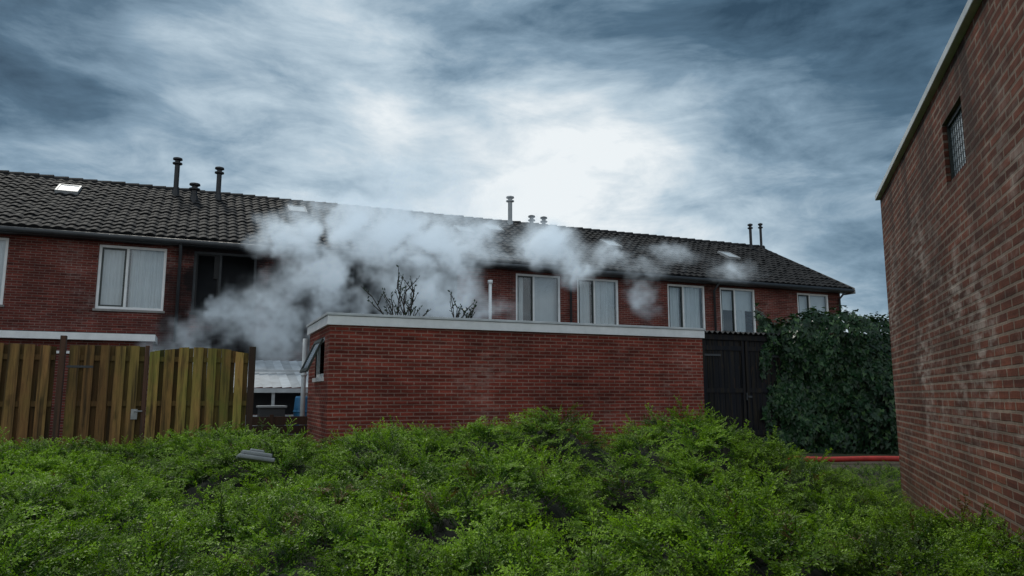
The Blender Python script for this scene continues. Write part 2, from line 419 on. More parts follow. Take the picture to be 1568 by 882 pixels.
# ------------------------------------------------------------------ brick garage
gar=empty('brick_garage')
gx0,gx1,gy0,gy1=1.94,9.22,12.05,14.35
mb=MB()
wall_open(mb,gx0,gx1,0,2.30,gy0,[])
wy0,wy1,wz0,wz1=12.55,13.5,1.45,2.12
ys=[gy0,wy0,wy1,gy1]; zs=[0,wz0,wz1,2.30]
for i in range(3):
    for j in range(3):
        if i==1 and j==1: continue
        mb.poly([(gx0,ys[i],zs[j]),(gx0,ys[i],zs[j+1]),(gx0,ys[i+1],zs[j+1]),(gx0,ys[i+1],zs[j])])
mb.poly([(gx1,gy0,0),(gx1,gy1,0),(gx1,gy1,2.3),(gx1,gy0,2.3)]); mb.poly([(gx0,gy1,0),(gx0,gy1,2.3),(gx1,gy1,2.3),(gx1,gy1,0)])
mb.build('brick_walls',[M_gar],gar)
q=MB()
o_=.05
q.box(gx0-o_,gx1+.03,gy0-o_,gy0-.004,2.27,2.42,0); q.box(gx0-o_,gx0-.004,gy0-.003,gy1+.03,2.27,2.42,0)
q.box(gx0-o_-.02,gx1+.04,gy0-o_-.02,gy0+.05,2.424,2.465,1); q.box(gx0-o_-.02,gx0+.05,gy0+.052,gy1+.05,2.424,2.465,1)
q.box(gx1-.05,gx1+.04,gy0+.052,gy1+.05,2.424,2.465,1)
q.box(gx0+.051,gx1-.051,gy0+.051,gy1+.03,2.33,2.43,2)
q.build('roof_fascia',[M_white,M_offw,M_bit],gar,bevel=.005)
q=MB()
q.box(gx0+.02,gx0+.07,wy0,wy0+.06,wz0,wz1,0); q.box(gx0+.02,gx0+.07,wy1-.06,wy1,wz0,wz1,0)
q.box(gx0+.02,gx0+.07,wy0+.06,wy1-.06,wz0,wz0+.06,0); q.box(gx0+.02,gx0+.07,wy0+.06,wy1-.06,wz1-.06,wz1,0)
q.box(gx0-.04,gx0+.02,wy0-.05,wy1+.05,wz0-.07,wz0-.004,0)
Mx=Matrix.Translation((gx0-.005,0,wz1-.04))@Matrix.Rotation(R(24),4,'Y')
a,b_=wy0+.04,wy1-.04; hh=.60
q.box(-.035,0,a,a+.06,-hh,0,1,M=Mx);q.box(-.035,0,b_-.06,b_,-hh,0,1,M=Mx);q.box(-.035,0,a+.06,b_-.06,-.06,0,1,M=Mx);q.box(-.035,0,a+.06,b_-.06,-hh,-hh+.06,1,M=Mx)
q.box(-.02,-.015,a+.06,b_-.06,-hh+.06,-.06,2,M=Mx)
q.box(gx0+.3,gx0+.32,wy0-.2,wy1+.2,wz0-.2,wz1+.1,3)
q.build('tilted_window',[M_white,M_dframe,M_glass,M_room],gar)
q=MB(); q.tube([(gx0-.09,gy1-.05,.05),(gx0-.09,gy1-.05,2.2)],.045,10,0)
for z in (.6,1.5): q.tube([(gx0-.09,gy1-.05,z),(gx0-.09,gy1-.05,z+.04)],.056,10,0)
q.build('downpipe',[M_offw],gar,smooth=True)

# ------------------------------------------------------------------ black shed
sh=empty('black_wooden_shed')
q=MB(); sx0,sx1,sy=9.27,11.35,12.15
x=sx0
while x<sx1-.01:
    w=min(.135,sx1-x); 
    q.box(x+.004,x+w-.004,sy-random.uniform(0,.008),sy+.025,.06,2.36,0); x+=w
q.box(sx0,sx1,sy+.026,sy+.05,.05,2.36,0,.1)
y=sy+.05
while y<14.3: q.box(sx1-.03,sx1,y+.004,y+.131,.05,2.36,0); y+=.135
q.box(sx0,sx0+.03,sy+.05,14.3,.05,2.36,0); q.box(sx0,sx1,14.3,14.33,.05,2.36,0)
dm=(sx0+sx1)/2+.02
for xx in (sx0+.03,dm-.05,dm+.05,sx1-.1): q.box(xx-.03,xx+.03,sy-.03,sy-.009,.1,2.25,0,.9)
for z in (.35,1.2,2.05):
    q.box(sx0+.062,dm-.082,sy-.026,sy-.009,z,z+.09,0,.8); q.box(dm+.082,sx1-.132,sy-.026,sy-.009,z,z+.09,0,.8)
q.box(sx0,sx1,sy-.05,sy-.031,2.26,2.37,0,.6)
q.box(dm-.02,dm+.0,sy-.06,sy-.031,1.05,1.2,1); q.box(dm+.03,dm+.13,sy-.045,sy-.031,1.1,1.14,1)
for z in (.45,1.95):
    q.box(sx0+.05,sx0+.45,sy-.033,sy-.027,z-.02,z+.02,1); q.box(sx1-.5,sx1-.08,sy-.033,sy-.027,z-.02,z+.02,1)
q.build('plank_walls_and_doors',[M_shed,M_gutter],sh)
V=[];F=[]; n=150
for i in range(n+1):
    x=sx0-.03+(sx1-sx0+.12)*i/n; z=2.41+.022*math.sin(x*2*math.pi/.13)
    V+= [(x,sy-.12,z-.0),(x,14.45,z+.10),(x,sy-.12,z-.012)]
for i in range(n): F+= [(i*3,i*3+3,i*3+4,i*3+1),(i*3+2,i*3+5,i*3+3,i*3)]
me=bpy.data.meshes.new('corrugated_roof'); me.from_pydata(V,[],F); me.materials.append(M_bit)
o=bpy.data.objects.new('corrugated_roof',me); col.objects.link(o); o.parent=sh

# ------------------------------------------------------------------ wooden fence + gate
fe=empty('wooden_fence'); FY=11.6
q=MB()
def panel(xa,xb,top,arch,mi,z0=.12):
    bw=.125; n=max(2,int(round((xb-xa)/ (bw*1.45)))); st=(xb-xa)/n
    def tz(x):
        u=(x-xa)/(xb-xa)*2-1
        return top+arch*(1-u*u)
    for i in range(n):
        a=xa+st*i+st*.5-.03; b2=min(a+bw,xb); dj=random.uniform(-.012,.006)
        q.box(a,b2,FY+.028,FY+.046,z0,0,mi,random.random()*.3,topz=[tz(a)+dj,tz(b2)+dj,tz(b2)+dj,tz(a)+dj])
    for i in range(n):
        a=xa+st*i+.002+random.uniform(0,.006); b2=a+bw+random.uniform(-.012,.008); dj=random.uniform(-.012,.006)
        q.box(a,b2,FY-.020,FY-.002,z0,0,mi,.35+random.random()*.65,topz=[tz(a)+dj,tz(b2)+dj,tz(b2)+dj,tz(a)+dj])
    for z in (.35,1.0,1.62): q.box(xa,xb,FY,FY+.026,z,z+.07,mi,.2)
panel(-.62,.70,1.76,.07,0); panel(-1.60,-.68,1.83,.0,1); panel(-3.4,-1.76,1.80,.03,1); panel(-5.2,-3.5,1.78,.05,0); panel(-7.0,-5.3,1.78,.05,0)
q.build('fence_panels',[M_fence,M_gate],fe)
q=MB()
for X,t_,w in ((.75,1.86,.045),(-1.68,1.95,.035),(-3.45,1.9,.045),(-5.25,1.9,.045)):
    q.box(X-w,X+w,FY-.045,FY+.06,0,t_,0)
q.box(-.675,-.625,FY-.03,FY+.05,0,1.84,0)
q.build('fence_posts',[M_plank],fe,bevel=.006)
q=MB()
q.box(-.80,-.72,FY-.035,FY-.021,.82,.96,0); q.tube([(-.76,FY-.05,.93),(-.66,FY-.05,.93)],.010,8,0); q.tube([(-.76,FY-.02,.93),(-.76,FY-.055,.93)],.01,8,0)
q.box(-1.62,-1.30,FY-.026,FY-.021,1.52,1.55,1); q.box(-1.62,-1.30,FY-.026,FY-.021,.42,.45,1)
q.build('gate_latch_and_hinges',[M_steel,M_gutter],fe)

# ------------------------------------------------------------------ things in the gap
q=MB()
for i in range(5): q.box(.9,1.84,13.5,13.53,.02+i*.155,.165+i*.155,0)
q.box(1.2,1.27,13.47,13.499,0,.82,0)
q.build('low_board_fence',[M_plank])
lt=empty('lean_to_shed'); q=MB()
n=12
for i in range(n):
    a=.7+i*.19; q.poly([(a,16,1.30),(a+.185,16,1.30+.02),(a+.185,18.6,1.98),(a,18.6,1.96)],0)
q.box(.7,2.98,15.96,16.0,1.2,1.29,1); q.box(.7,2.98,17.2,17.25,1.66,1.71,1)
for X in (.75,1.45,2.1,2.9): q.box(X,X+.06,16.01,16.06,0,1.2,1)
q.box(.8,2.9,16.1,16.12,.0,.75,2); q.box(.8,2.9,16.5,16.52,.75,1.25,3)
q.build('lean_to_frame_and_roof',[M_poly,M_offw,M_offw,M_room],lt)
q=MB()
bx,by=2.02,15.2
pr=[(0,.18),(.03,.20),(.25,.22),(.28,.235),(.31,.22),(.55,.22),(.58,.235),(.61,.22),(.85,.20),(.88,.18)]
q.tube([(bx,by,.25+z) for z,r in pr],[r for z,r in pr],20,0); q.box(bx-.25,bx+.25,by-.25,by+.25,0,.245,1)
q.build('blue_barrel',[M_blue,M_concr],smooth=False)
q=MB(); q.box(1.15,1.62,15.0,15.5,.0,.9,0); q.box(1.12,1.65,14.96,15.54,.905,.95,1); q.tube([(1.15,15.55,.92),(1.62,15.55,.92)],.03,8,1)
q.build('wheelie_bin',[M_gutter,M_grey],bevel=.015)

# ------------------------------------------------------------------ brick building on the right
bl=empty('brick_building')
C=Vector((7.3,6.1,0)); dv=Vector((-.6789,-.7343,0)); ang=math.atan2(dv.y,dv.x)
bl.location=C; bl.rotation_euler=(0,0,ang)
L=8.2; HT=3.44
q=MB()
wx0,wx1,wz0,wz1=3.44,4.04,2.66,3.12
xs=[0,wx0,wx1,L]; zs=[0,wz0,wz1,HT]
for i in range(3):
    for j in range(3):
        if i==1 and j==1: continue
        q.poly([(xs[i],0,zs[j]),(xs[i+1],0,zs[j]),(xs[i+1],0,zs[j+1]),(xs[i],0,zs[j+1])])
for P in ([(wx0,0,wz0),(wx0,.12,wz0),(wx0,.12,wz1),(wx0,0,wz1)],[(wx1,0,wz0),(wx1,0,wz1),(wx1,.12,wz1),(wx1,.12,wz0)],[(wx0,0,wz0),(wx1,0,wz0),(wx1,.12,wz0),(wx0,.12,wz0)],[(wx0,0,wz1),(wx0,.12,wz1),(wx1,.12,wz1),(wx1,0,wz1)]): q.poly(P)
q.poly([(0,0,0),(0,0,HT),(0,6,HT),(0,6,0)]); q.poly([(L,0,0),(L,6,0),(L,6,HT),(L,0,HT)]); q.poly([(0,6,0),(0,6,HT),(L,6,HT),(L,6,0)])
o=q.build('brick_walls',[M_wall],bl)
q=MB()
q.box(-.04,L,-.05,.10,HT-.01,HT+.05,0); q.box(-.04,.10,.102,6,HT-.01,HT+.05,0); q.box(.1,L,.1,6,HT-.05,HT+.01,1)
q.build('roof_edge_trim',[M_offw,M_bit],bl,bevel=.006)
q=MB()
w=.03
q.box(wx0,wx0+w,.03,.07,wz0,wz1,0);q.box(wx1-w,wx1,.03,.07,wz0,wz1,0);q.box(wx0+w,wx1-w,.03,.07,wz0,wz0+w,0);q.box(wx0+w,wx1-w,.03,.07,wz1-w,wz1,0)
M_frost=plain('wired_glass',(.22,.27,.31),.3,.4,14)
q.box(wx0+w,wx1-w,.048,.054,wz0+w,wz1-w,1)
for i in range(1,9): q.box(wx0+w+i*.06-.002,wx0+w+i*.06+.002,.044,.0478,wz0+w,wz1-w,0)
for i in range(1,7): q.box(wx0+w,wx1-w,.041,.0438,wz0+w+i*.06-.002,wz0+w+i*.06+.002,0)
q.build('small_window',[M_dframe,M_frost],bl)

# ------------------------------------------------------------------ fire hose
q=MB(); pts=[]
P0=Vector((8.7,10.15,0)); P1=Vector((13.0,8.35,0))
for i in range(41):
    u=i/40; p=P0.lerp(P1,u); p.y+=.07*math.sin(u*9)+.03*math.sin(u*23); p.z=.085+.012*math.sin(u*17); pts.append(tuple(p))
q.tube(pts,.045,10,0)
q.build('fire_hose',[M_red],smooth=True)

q=MB(); 
Mx=Matrix.Translation((.50,6.75,.60))@Matrix.Rotation(R(10),4,'Y')@Matrix.Rotation(R(-8),4,'X')
q.box(-.15,.15,-.11,.11,0,.035,0,M=Mx); q.box(-.125,.125,-.085,.085,.035,.07,0,M=Mx); q.box(-.06,.06,-.02,.02,.07,.095,0,M=Mx)
q.build('plastic_container_lid',[M_grey],bevel=.012)

# ------------------------------------------------------------------ bare trees
def bare_tree(name,base,top,nb,seed,wid):
    rs=random.Random(seed); q=MB(); B=Vector(base)
    fork=B+Vector((.05,0,top*.58))
    q.tube([B,B+Vector((.04,.02,top*.3)),fork],[.05,.042,.034],8,0)
    def buds(p,d,n):
        for _ in range(n):
            a=(Vector((rs.uniform(-1,1),rs.uniform(-1,1),rs.uniform(-.2,1))).normalized()+d*.7).normalized()
            b_=a.cross(Vector((rs.uniform(-1,1),rs.uniform(-1,1),rs.uniform(-1,1)))).normalized(); s=rs.uniform(.02,.045)
            q.poly([p,p+a*s+b_*s*.45,p+a*s*2,p+a*s-b_*s*.45],1)
    def twig(p,d,L,r,lv):
        pts=[p.copy()]; rad=[r]; n=6
        for i in range(n):
            d=(d+Vector((rs.uniform(-1,1),rs.uniform(-1,1),rs.uniform(-.3,.5)))*.16).normalized()
            p=p+d*L/n; pts.append(p.copy()); rad.append(r*(1-.65*(i+1)/n))
            buds(p,d,1 if rs.random()<.6 else 2)
            if lv>0 and i>0:
                a=rs.uniform(0,6.28); twig(p,(d*.8+Vector((math.cos(a),math.sin(a),.35))*.7).normalized(),L*rs.uniform(.24,.40),r*.6,lv-1)
        q.tube(pts,rad,5,0,cap=False)
    for i in range(nb):
        a=6.28*i/nb+rs.uniform(-.4,.4); tgt=B+Vector((math.cos(a)*wid*rs.uniform(.3,1),math.sin(a)*wid*rs.uniform(.3,1),top*rs.uniform(.82,.97)))
        d=tgt-fork; twig(fork+Vector((0,0,rs.uniform(-.3,0))),d.normalized(),d.length,.023,1)
    return q.build(name,[M_bark,M_ivy],None)
bare_tree('bare_tree',(4.05,15.6,0),3.75,10,3,.62)
bare_tree('bare_tree',(5.3,15.6,0),3.45,6,11,.42)

# ------------------------------------------------------------------ shrub terrain
rng=np.random.RandomState(5); G=rng.rand(64,64)
def vn(x,y):
    xi=np.floor(x).astype(int); yi=np.floor(y).astype(int); fx=x-xi; fy=y-yi
    fx=fx*fx*(3-2*fx); fy=fy*fy*(3-2*fy)
    g=lambda a,b:G[a%64,b%64]
    return (g(xi,yi)*(1-fx)+g(xi+1,yi)*fx)*(1-fy)+(g(xi,yi+1)*(1-fx)+g(xi+1,yi+1)*fx)*fy
def ss(a,b,x):
    t=np.clip((x-a)/(b-a),0,1); return t*t*(3-2*t)
fX,fY_,rX,rY=.3907,.9205,.9205,-.3907
def toworld(l,z): return z*fX+l*rX, z*fY_+l*rY
rc=np.random.RandomState(21); NC=430
cl_l=rc.uniform(-10,9,NC); cl_z=rc.uniform(.8,11.5,NC); cl_r=rc.uniform(.35,.8,NC); cl_a=rc.uniform(.4,1.0,NC)
def clumps(l,z):
    sh_=l.shape; l=l.ravel(); z=z.ravel(); out=np.zeros_like(l)
    for c in range(NC):
        d2=((l-cl_l[c])/cl_r[c])**2+((z-cl_z[c])/cl_r[c])**2
        mk=d2<1
        out[mk]=np.maximum(out[mk],cl_a[c]*np.sqrt(1-d2[mk]))
    return out.reshape(sh_)
def hfun(l,z):
    X,Y=toworld(l,z)
    base=.23+.09*ss(6,9,z)
    right=.28*(1-ss(4.2,7.6,z))+.0
    bl_=ss(2.3,3.5,l-.12*(z-8)+.25*(vn(z*1.3,l*0+3)-.5))
    h=base*(1-bl_)+right*bl_
    for (cl,cz,a,sl_,sz) in ((-1.2,7.9,.30,1.0,1.4),(.8,8.3,.34,1.1,1.3),(2.4,8.2,.27,.9,1.2),(-.2,5.6,.12,1.2,.9),(1.4,5.0,.07,.8,.8),(-3.0,5.3,.05,1,.9)):
        h=h+a*np.exp(-((l-cl)/sl_)**2-((z-cz)/sz)**2)
    amp=1-.55*bl_
    h=h+amp*(.38*(clumps(l,z)-.38)+.18*(vn(X*1.1+9,Y*1.1)-.5)+.16*(vn(X*3.1,Y*3.1+5)-.5)+.09*(vn(X*7+2,Y*7)-.5))
    h=np.maximum(h,.02+.03*(1-bl_))
    e=1-ss(9.3,10.3,z+.35*(vn(l*1.5+40,z*.0+1)-.5))
    eL=np.where(l<-1.6,1-ss(11.0,11.35,Y),e)
    w=ss(-2.2,-1.4,l); edge=eL*(1-w)+e*w
    eR=1-ss(8.9,9.5,Y)
    edge=edge*(1-bl_)+eR*bl_
    return h*edge, edge, bl_
shrub=empty('shrub_bed')
nl,nz_=190,130
ls=np.linspace(-9.5,8.5,nl); zs_=np.linspace(.2,11.5,nz_)
LL,ZZ=np.meshgrid(ls,zs_); hh_,ed,_b=hfun(LL,ZZ); XX,YY=toworld(LL,ZZ)
def rightside(X,Y): return (X-7.3)*.7343+(Y-6.1)*-.6789
ok=(rightside(XX,YY)<-.0)|(YY>6.3)
V=np.stack([XX,YY,hh_-.09],-1).reshape(-1,3)
idx=np.arange(nl*nz_).reshape(nz_,nl); F=[]
for j in range(nz_-1):
    for i in range(nl-1):
        if ok[j,i] and ok[j+1,i] and ok[j,i+1] and ok[j+1,i+1] and ed[j,i]>.02: F.append((int(idx[j,i]),int(idx[j,i+1]),int(idx[j+1,i+1]),int(idx[j+1,i])))
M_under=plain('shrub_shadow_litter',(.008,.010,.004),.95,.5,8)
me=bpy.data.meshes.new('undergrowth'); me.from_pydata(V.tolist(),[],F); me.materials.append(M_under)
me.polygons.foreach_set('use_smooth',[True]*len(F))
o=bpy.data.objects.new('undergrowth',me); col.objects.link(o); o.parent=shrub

sprigs=bpy.data.collections.new('shrub_sprigs')
def sprig(seed,upright=False):
    rs=random.Random(seed); V=[];F=[];T=[];MI=[]
    def leaf(p,d,n,s,tip):
        d=d.normalized(); side=d.cross(n).normalized(); up=side.cross(d)
        k=len(V); w=s*.27
        V.extend([tuple(p),tuple(p+d*s*.45+side*w+up*s*.08),tuple(p+d*s),tuple(p+d*s*.45-side*w+up*s*.08)])
        F.append((k,k+1,k+2,k+3)); T.append(tip); MI.append(0)
    def twig(p,d,L,r,lv,t0,droop):
        n=int(L/.0135)
        ppts=[p.copy()]
        a=d.orthogonal().normalized()
        for i in range(n):
            u=i/n
            d=(d+Vector((rs.uniform(-1,1),rs.uniform(-1,1),rs.uniform(-.8,.8)))*.06+droop*(.045+.035*u)).normalized()
            p=p+d*(L/n); ppts.append(p.copy())
            tip=t0+(1-t0)*u
            if lv==0 or u>.3:
                o1=(d.cross(Vector((0,0,1)))+Vector((rs.uniform(-.5,.5),rs.uniform(-.5,.5),rs.uniform(-.8,.8)))).normalized()
                for sg in (1,-1):
                    ld=(d*rs.uniform(.6,1.0)+o1*sg*.75)
                    leaf(p,ld,Vector((rs.uniform(-.6,.6),rs.uniform(-.6,.6),1)),rs.uniform(.016,.026)*(1-.3*u),tip)
            if lv and i>=3 and i%2==0:
                s=(d.cross(Vector((0,0,1))).normalized()*(1 if (i//2)%2 else -1)+Vector((rs.uniform(-.4,.4),rs.uniform(-.4,.4),rs.uniform(-.3,.7))))
                twig(p,(d*.9+s*.65).normalized(),L*rs.uniform(.3,.46)*(1.15-u*.75),r*.6,lv-1,max(0,tip-.1),droop*.5)
        for i in range(len(ppts)-1):
            k=len(V); s=a*r; V.extend([tuple(ppts[i]-s),tuple(ppts[i]+s),tuple(ppts[i+1]+s),tuple(ppts[i+1]-s)]); F.append((k,k+1,k+2,k+3)); T.append(0); MI.append(1)
    dr=Vector((1,0,-.25)) if not upright else Vector((.2,0,.3))
    twig(Vector((-.04,0,-.06)),Vector((.15,rs.uniform(-.2,.2),1)).normalized(),.30 if not upright else .34,.0016,1,.0,dr)
    me=bpy.data.meshes.new('sprig'); me.from_pydata(V,[],F); me.materials.append(M_leaf); me.materials.append(M_bark)
    me.polygons.foreach_set('material_index',MI)
    at=me.attributes.new('tip','FLOAT','FACE'); at.data.foreach_set('value',T); me.update()
    o=bpy.data.objects.new('sprig',me); sprigs.objects.link(o)
    return len(F)
print('sprig faces',[sprig(100+s,s==5) for s in range(6)])

N=29000
z=np.sqrt(rng.rand(N)*(11.3**2-1.0)+1.0); u=rng.rand(N)*2.1-1.05; l=u*z
h,ed,b_=hfun(l,z); X,Y=toworld(l,z)
keep=((rightside(X,Y)<-.04)|(Y>6.35))&(ed>.04)&(h>.015)&(Y<11.5)
cv=clumps(l,z)
keep&=~((cv<.32)&(rng.rand(N)<.68)&(b_<.5))
keep&=~((b_>.5)&(z>7)&(rng.rand(N)<.35))
X,Y,h,z,b_,cv=X[keep],Y[keep],h[keep],z[keep],b_[keep],cv[keep]; n=len(X)
e=.05
def hw(X,Y):
    zz=X*fX+Y*fY_; ll=X*rX+Y*rY; return hfun(ll,zz)[0]
gx=(hw(X+e,Y)-hw(X-e,Y))/(2*e); gy=(hw(X,Y+e)-hw(X,Y-e))/(2*e)
rot=np.zeros((n,3)); scl=np.zeros(n)
spin=6.28*vn(X*1.7+3,Y*1.7+8)*1.6+rng.normal(0,.8,n)
for i in range(n):
    nv=Vector((-gx[i]*.8+rng.normal(0,.28),-gy[i]*.8+rng.normal(0,.28),1)).normalized()
    dh=Vector((-gx[i],-gy[i],0)); a=spin[i]
    if dh.length>.25: a=math.atan2(dh.y,dh.x)+rng.normal(0,.7)
    qd=Vector((0,0,1)).rotation_difference(nv)@Euler((0,0,a)).to_quaternion()
    rot[i]=qd.to_euler()
    scl[i]=rng.uniform(.6,1.15)*(.75+.35*cv[i])*(1-.45*b_[i]*(z[i]>5.5))
zz_=h-.04+rng.uniform(-.06,.04,n)
me=bpy.data.meshes.new('sprig_points'); me.vertices.add(n); me.vertices.foreach_set('co',np.stack([X,Y,zz_],-1).ravel())
a=me.attributes.new('rotv','FLOAT_VECTOR','POINT'); a.data.foreach_set('vector',rot.ravel())
a=me.attributes.new('sclv','FLOAT','POINT'); a.data.foreach_set('value',scl)
a=me.attributes.new('idxv','INT','POINT'); a.data.foreach_set('value',rng.choice(6,n,p=[.19,.19,.19,.19,.19,.05]))
me.update()
o=bpy.data.objects.new('foliage',me); col.objects.link(o); o.parent=shrub
ng=bpy.data.node_groups.new('scatter_sprigs','GeometryNodeTree')
ng.interface.new_socket('Geometry',in_out='INPUT',socket_type='NodeSocketGeometry'); ng.interface.new_socket('Geometry',in_out='OUTPUT',socket_type='NodeSocketGeometry')
gi=ng.nodes.new('NodeGroupInput'); go=ng.nodes.new('NodeGroupOutput')
ci=ng.nodes.new('GeometryNodeCollectionInfo'); ci.inputs['Collection'].default_value=sprigs; ci.inputs['Separate Children'].default_value=True; ci.inputs['Reset Children'].default_value=True
ip=ng.nodes.new('GeometryNodeInstanceOnPoints'); ip.inputs['Pick Instance'].default_value=True
def na(nm,dt):
    nd=ng.nodes.new('GeometryNodeInputNamedAttribute'); nd.data_type=dt; nd.inputs['Name'].default_value=nm; return nd.outputs[0]
ng.links.new(gi.outputs[0],ip.inputs['Points']); ng.links.new(ci.outputs[0],ip.inputs['Instance'])
ng.links.new(na('idxv','INT'),ip.inputs['Instance Index'])
er=ng.nodes.new('FunctionNodeEulerToRotation'); ng.links.new(na('rotv','FLOAT_VECTOR'),er.inputs[0]); ng.links.new(er.outputs[0],ip.inputs['Rotation'])
ng.links.new(na('sclv','FLOAT'),ip.inputs['Scale']); ng.links.new(ip.outputs[0],go.inputs[0])
md=o.modifiers.new('scatter','NODES'); md.node_group=ng
print('SPRIGS',n)

# ------------------------------------------------------------------ ivy hedge
ivy=empty('ivy_hedge')
path=[Vector((11.2,12.75,0)),Vector((12.0,12.15,0)),Vector((12.7,11.5,0)),Vector((13.7,11.1,0)),Vector((15.5,10.9,0))]
def along(u):
    u=max(0,min(u,.99999))*(len(path)-1); i=min(int(u),len(path)-2); f=u-i; p=path[i].lerp(path[i+1],f)
    def nrm(k):
        k=max(0,min(k,len(path)-2)); d=(path[k+1]-path[k]).normalized(); n=Vector((d.y,-d.x,0)); return n if n.y<0 else -n
    ni=nrm(i); 
    nn=ni.lerp(nrm(i+1),(f-.5)) if f>.5 else ni.lerp(nrm(i-1),(.5-f))
    return p,nn.normalized()
V=[];F=[];RN=[];TP=[]
lf=[(0,-.1),(.35,-.35),(.5,.1),(.28,.35),(0,1.0),(-.28,.35),(-.5,.1),(-.35,-.35)]
def v1(a,b): return float(vn(np.array([a]),np.array([b]))[0])
for i in range(15000):
    uu=random.random(); p,nr=along(uu)
    top=2.50+.30*v1(uu*9.0,3.0)+.16*v1(uu*31.0,7.0)
    t=random.random()**.8
    zc=t*top
    dep=.38+.38*v1(uu*10.0,zc*1.6)+.28*v1(uu*26.0,zc*4)-.25*max(0,(t-.85)/.15)**2
    if random.random()<.16:
        zc=top+random.uniform(-.03,.12)*random.random()*2; dep=random.uniform(-.3,.5); nn=Vector((random.uniform(-.5,.5),random.uniform(-.5,.5),1))
    else: nn=nr+Vector((random.uniform(-.7,.7),random.uniform(-.7,.7),random.uniform(-.2,1.0)))
    c=p+nr*(dep-random.random()**2*.14); c.z=zc
    nn.normalize(); dn=Vector((random.uniform(-.7,.7),random.uniform(-.7,.7),-1)); dn=(dn-nn*dn.dot(nn)).normalized(); sd=nn.cross(dn)
    s=random.uniform(.05,.11); k=len(V)
    for (a,b2) in lf: V.append(tuple(c+sd*a*s+dn*b2*s+nn*(.12*s*abs(a))))
    F.append(tuple(range(k,k+8))); RN.append(random.random()); TP.append(random.random()**3)
me=bpy.data.meshes.new('ivy_leaves'); me.from_pydata(V,[],F); me.materials.append(M_ivy)
a=me.attributes.new('rnd','FLOAT','FACE'); a.data.foreach_set('value',RN); a=me.attributes.new('tip','FLOAT','FACE'); a.data.foreach_set('value',TP)
me.update(); o=bpy.data.objects.new('ivy_leaves',me); col.objects.link(o); o.parent=ivy
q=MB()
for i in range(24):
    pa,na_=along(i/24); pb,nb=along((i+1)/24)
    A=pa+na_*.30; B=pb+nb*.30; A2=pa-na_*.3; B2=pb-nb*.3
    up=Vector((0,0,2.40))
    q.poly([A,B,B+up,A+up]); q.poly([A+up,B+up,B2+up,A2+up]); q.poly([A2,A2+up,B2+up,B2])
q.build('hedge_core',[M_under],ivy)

# ------------------------------------------------------------------ smoke
blobs=[(-.05,19.6,2.30,.9,.55,.45,1.1),(.4,19.9,3.25,.65,.45,.4,.6),(1.6,19.4,2.75,.9,.6,.6,1.0),(2.1,19.5,5.05,1.0,.5,.34,1.2),
(3.1,19.5,5.65,1.4,.7,.6,1.4),(3.1,19.3,4.3,1.1,.6,.8,.8),(2.5,19.3,3.2,1.3,.6,.9,.9),(4.6,19.4,5.5,1.5,.7,.65,1.4),(4.6,19.2,3.5,1.3,.6,.9,.85),
(6.0,19.4,5.35,1.3,.7,.75,1.4),(5.8,19.2,3.9,1.3,.6,1.0,1.0),(7.4,19.5,5.5,1.2,.7,.5,1.15),(7.0,19.3,3.3,1.1,.5,.35,.7),
(9.2,19.5,5.5,1.4,.7,.45,1.1),(10.6,19.6,5.15,.6,.5,.5,1.1),(12.1,19.6,5.4,1.1,.5,.35,.55),(12.9,19.9,4.2,.5,.4,.5,.7),(16.6,19.7,5.35,.8,.4,.40,.55),(14,19.7,5.6,.9,.4,.25,.45),
(5.8,19.4,6.8,1.8,.6,.8,.5)]
sm=bpy.data.meshes.new('smoke'); so=bpy.data.objects.new('smoke',sm); col.objects.link(so)
ng=bpy.data.node_groups.new('smoke_volume','GeometryNodeTree')
ng.interface.new_socket('Geometry',in_out='INPUT',socket_type='NodeSocketGeometry'); ng.interface.new_socket('Geometry',in_out='OUTPUT',socket_type='NodeSocketGeometry')
go=ng.nodes.new('NodeGroupOutput'); gi=ng.nodes.new('NodeGroupInput')
def gn(t,**k):
    nd=ng.nodes.new(t)
    for a,b in k.items(): setattr(nd,a,b)
    return nd
def gm(op,a,b=None,clamp=False):
    nd=gn('ShaderNodeMath',operation=op,use_clamp=clamp)
    for i,x in enumerate((a,b)):
        if x is None: continue
        if isinstance(x,(int,float)): nd.inputs[i].default_value=x
        else: ng.links.new(x,nd.inputs[i])
    return nd.outputs[0]
def gv(op,a,b=None,c=None,out=0):
    nd=gn('ShaderNodeVectorMath',operation=op)
    for i,x in enumerate((a,b,c)):
        if x is None: continue
        if isinstance(x,tuple): nd.inputs[i].default_value=x
        else: ng.links.new(x,nd.inputs[i])
    return nd.outputs[out]
def gnoise(vec,scale,detail,rough,dist=0,out=0):
    nd=gn('ShaderNodeTexNoise'); nd.inputs['Scale'].default_value=scale; nd.inputs['Detail'].default_value=detail; nd.inputs['Roughness'].default_value=rough; nd.inputs['Distortion'].default_value=dist
    ng.links.new(vec,nd.inputs['Vector']); return nd.outputs[out]
pos=gn('GeometryNodeInputPosition').outputs[0]
wn=gnoise(pos,.75,5,.62,0,1)
wp=gv('MULTIPLY_ADD',gv('SUBTRACT',wn,(.5,.5,.5)),(2.6,1.0,2.0),pos)
tot=None
for (x,y,z0,rx,ry,rz_,s) in blobs:
    d=gv('DIVIDE',gv('SUBTRACT',wp,(x,y,z0)),(rx*1.25,ry*1.2,rz_*1.25))
    ln=gv('LENGTH',d,out=1)
    g_=gm('MULTIPLY',gm('SUBTRACT',1.2,ln,clamp=True),s)
    tot=g_ if tot is None else gm('MAXIMUM',tot,g_)
f1=gnoise(gv('MULTIPLY',wp,(1.1,.40,.95)),1.0,7,.60,1.0)
f1=gm('MULTIPLY',gm('SUBTRACT',f1,.40),4.6,clamp=True)
f2=gnoise(gv('MULTIPLY',wp,(1.0,.45,1.0)),3.0,5,.62,.8)
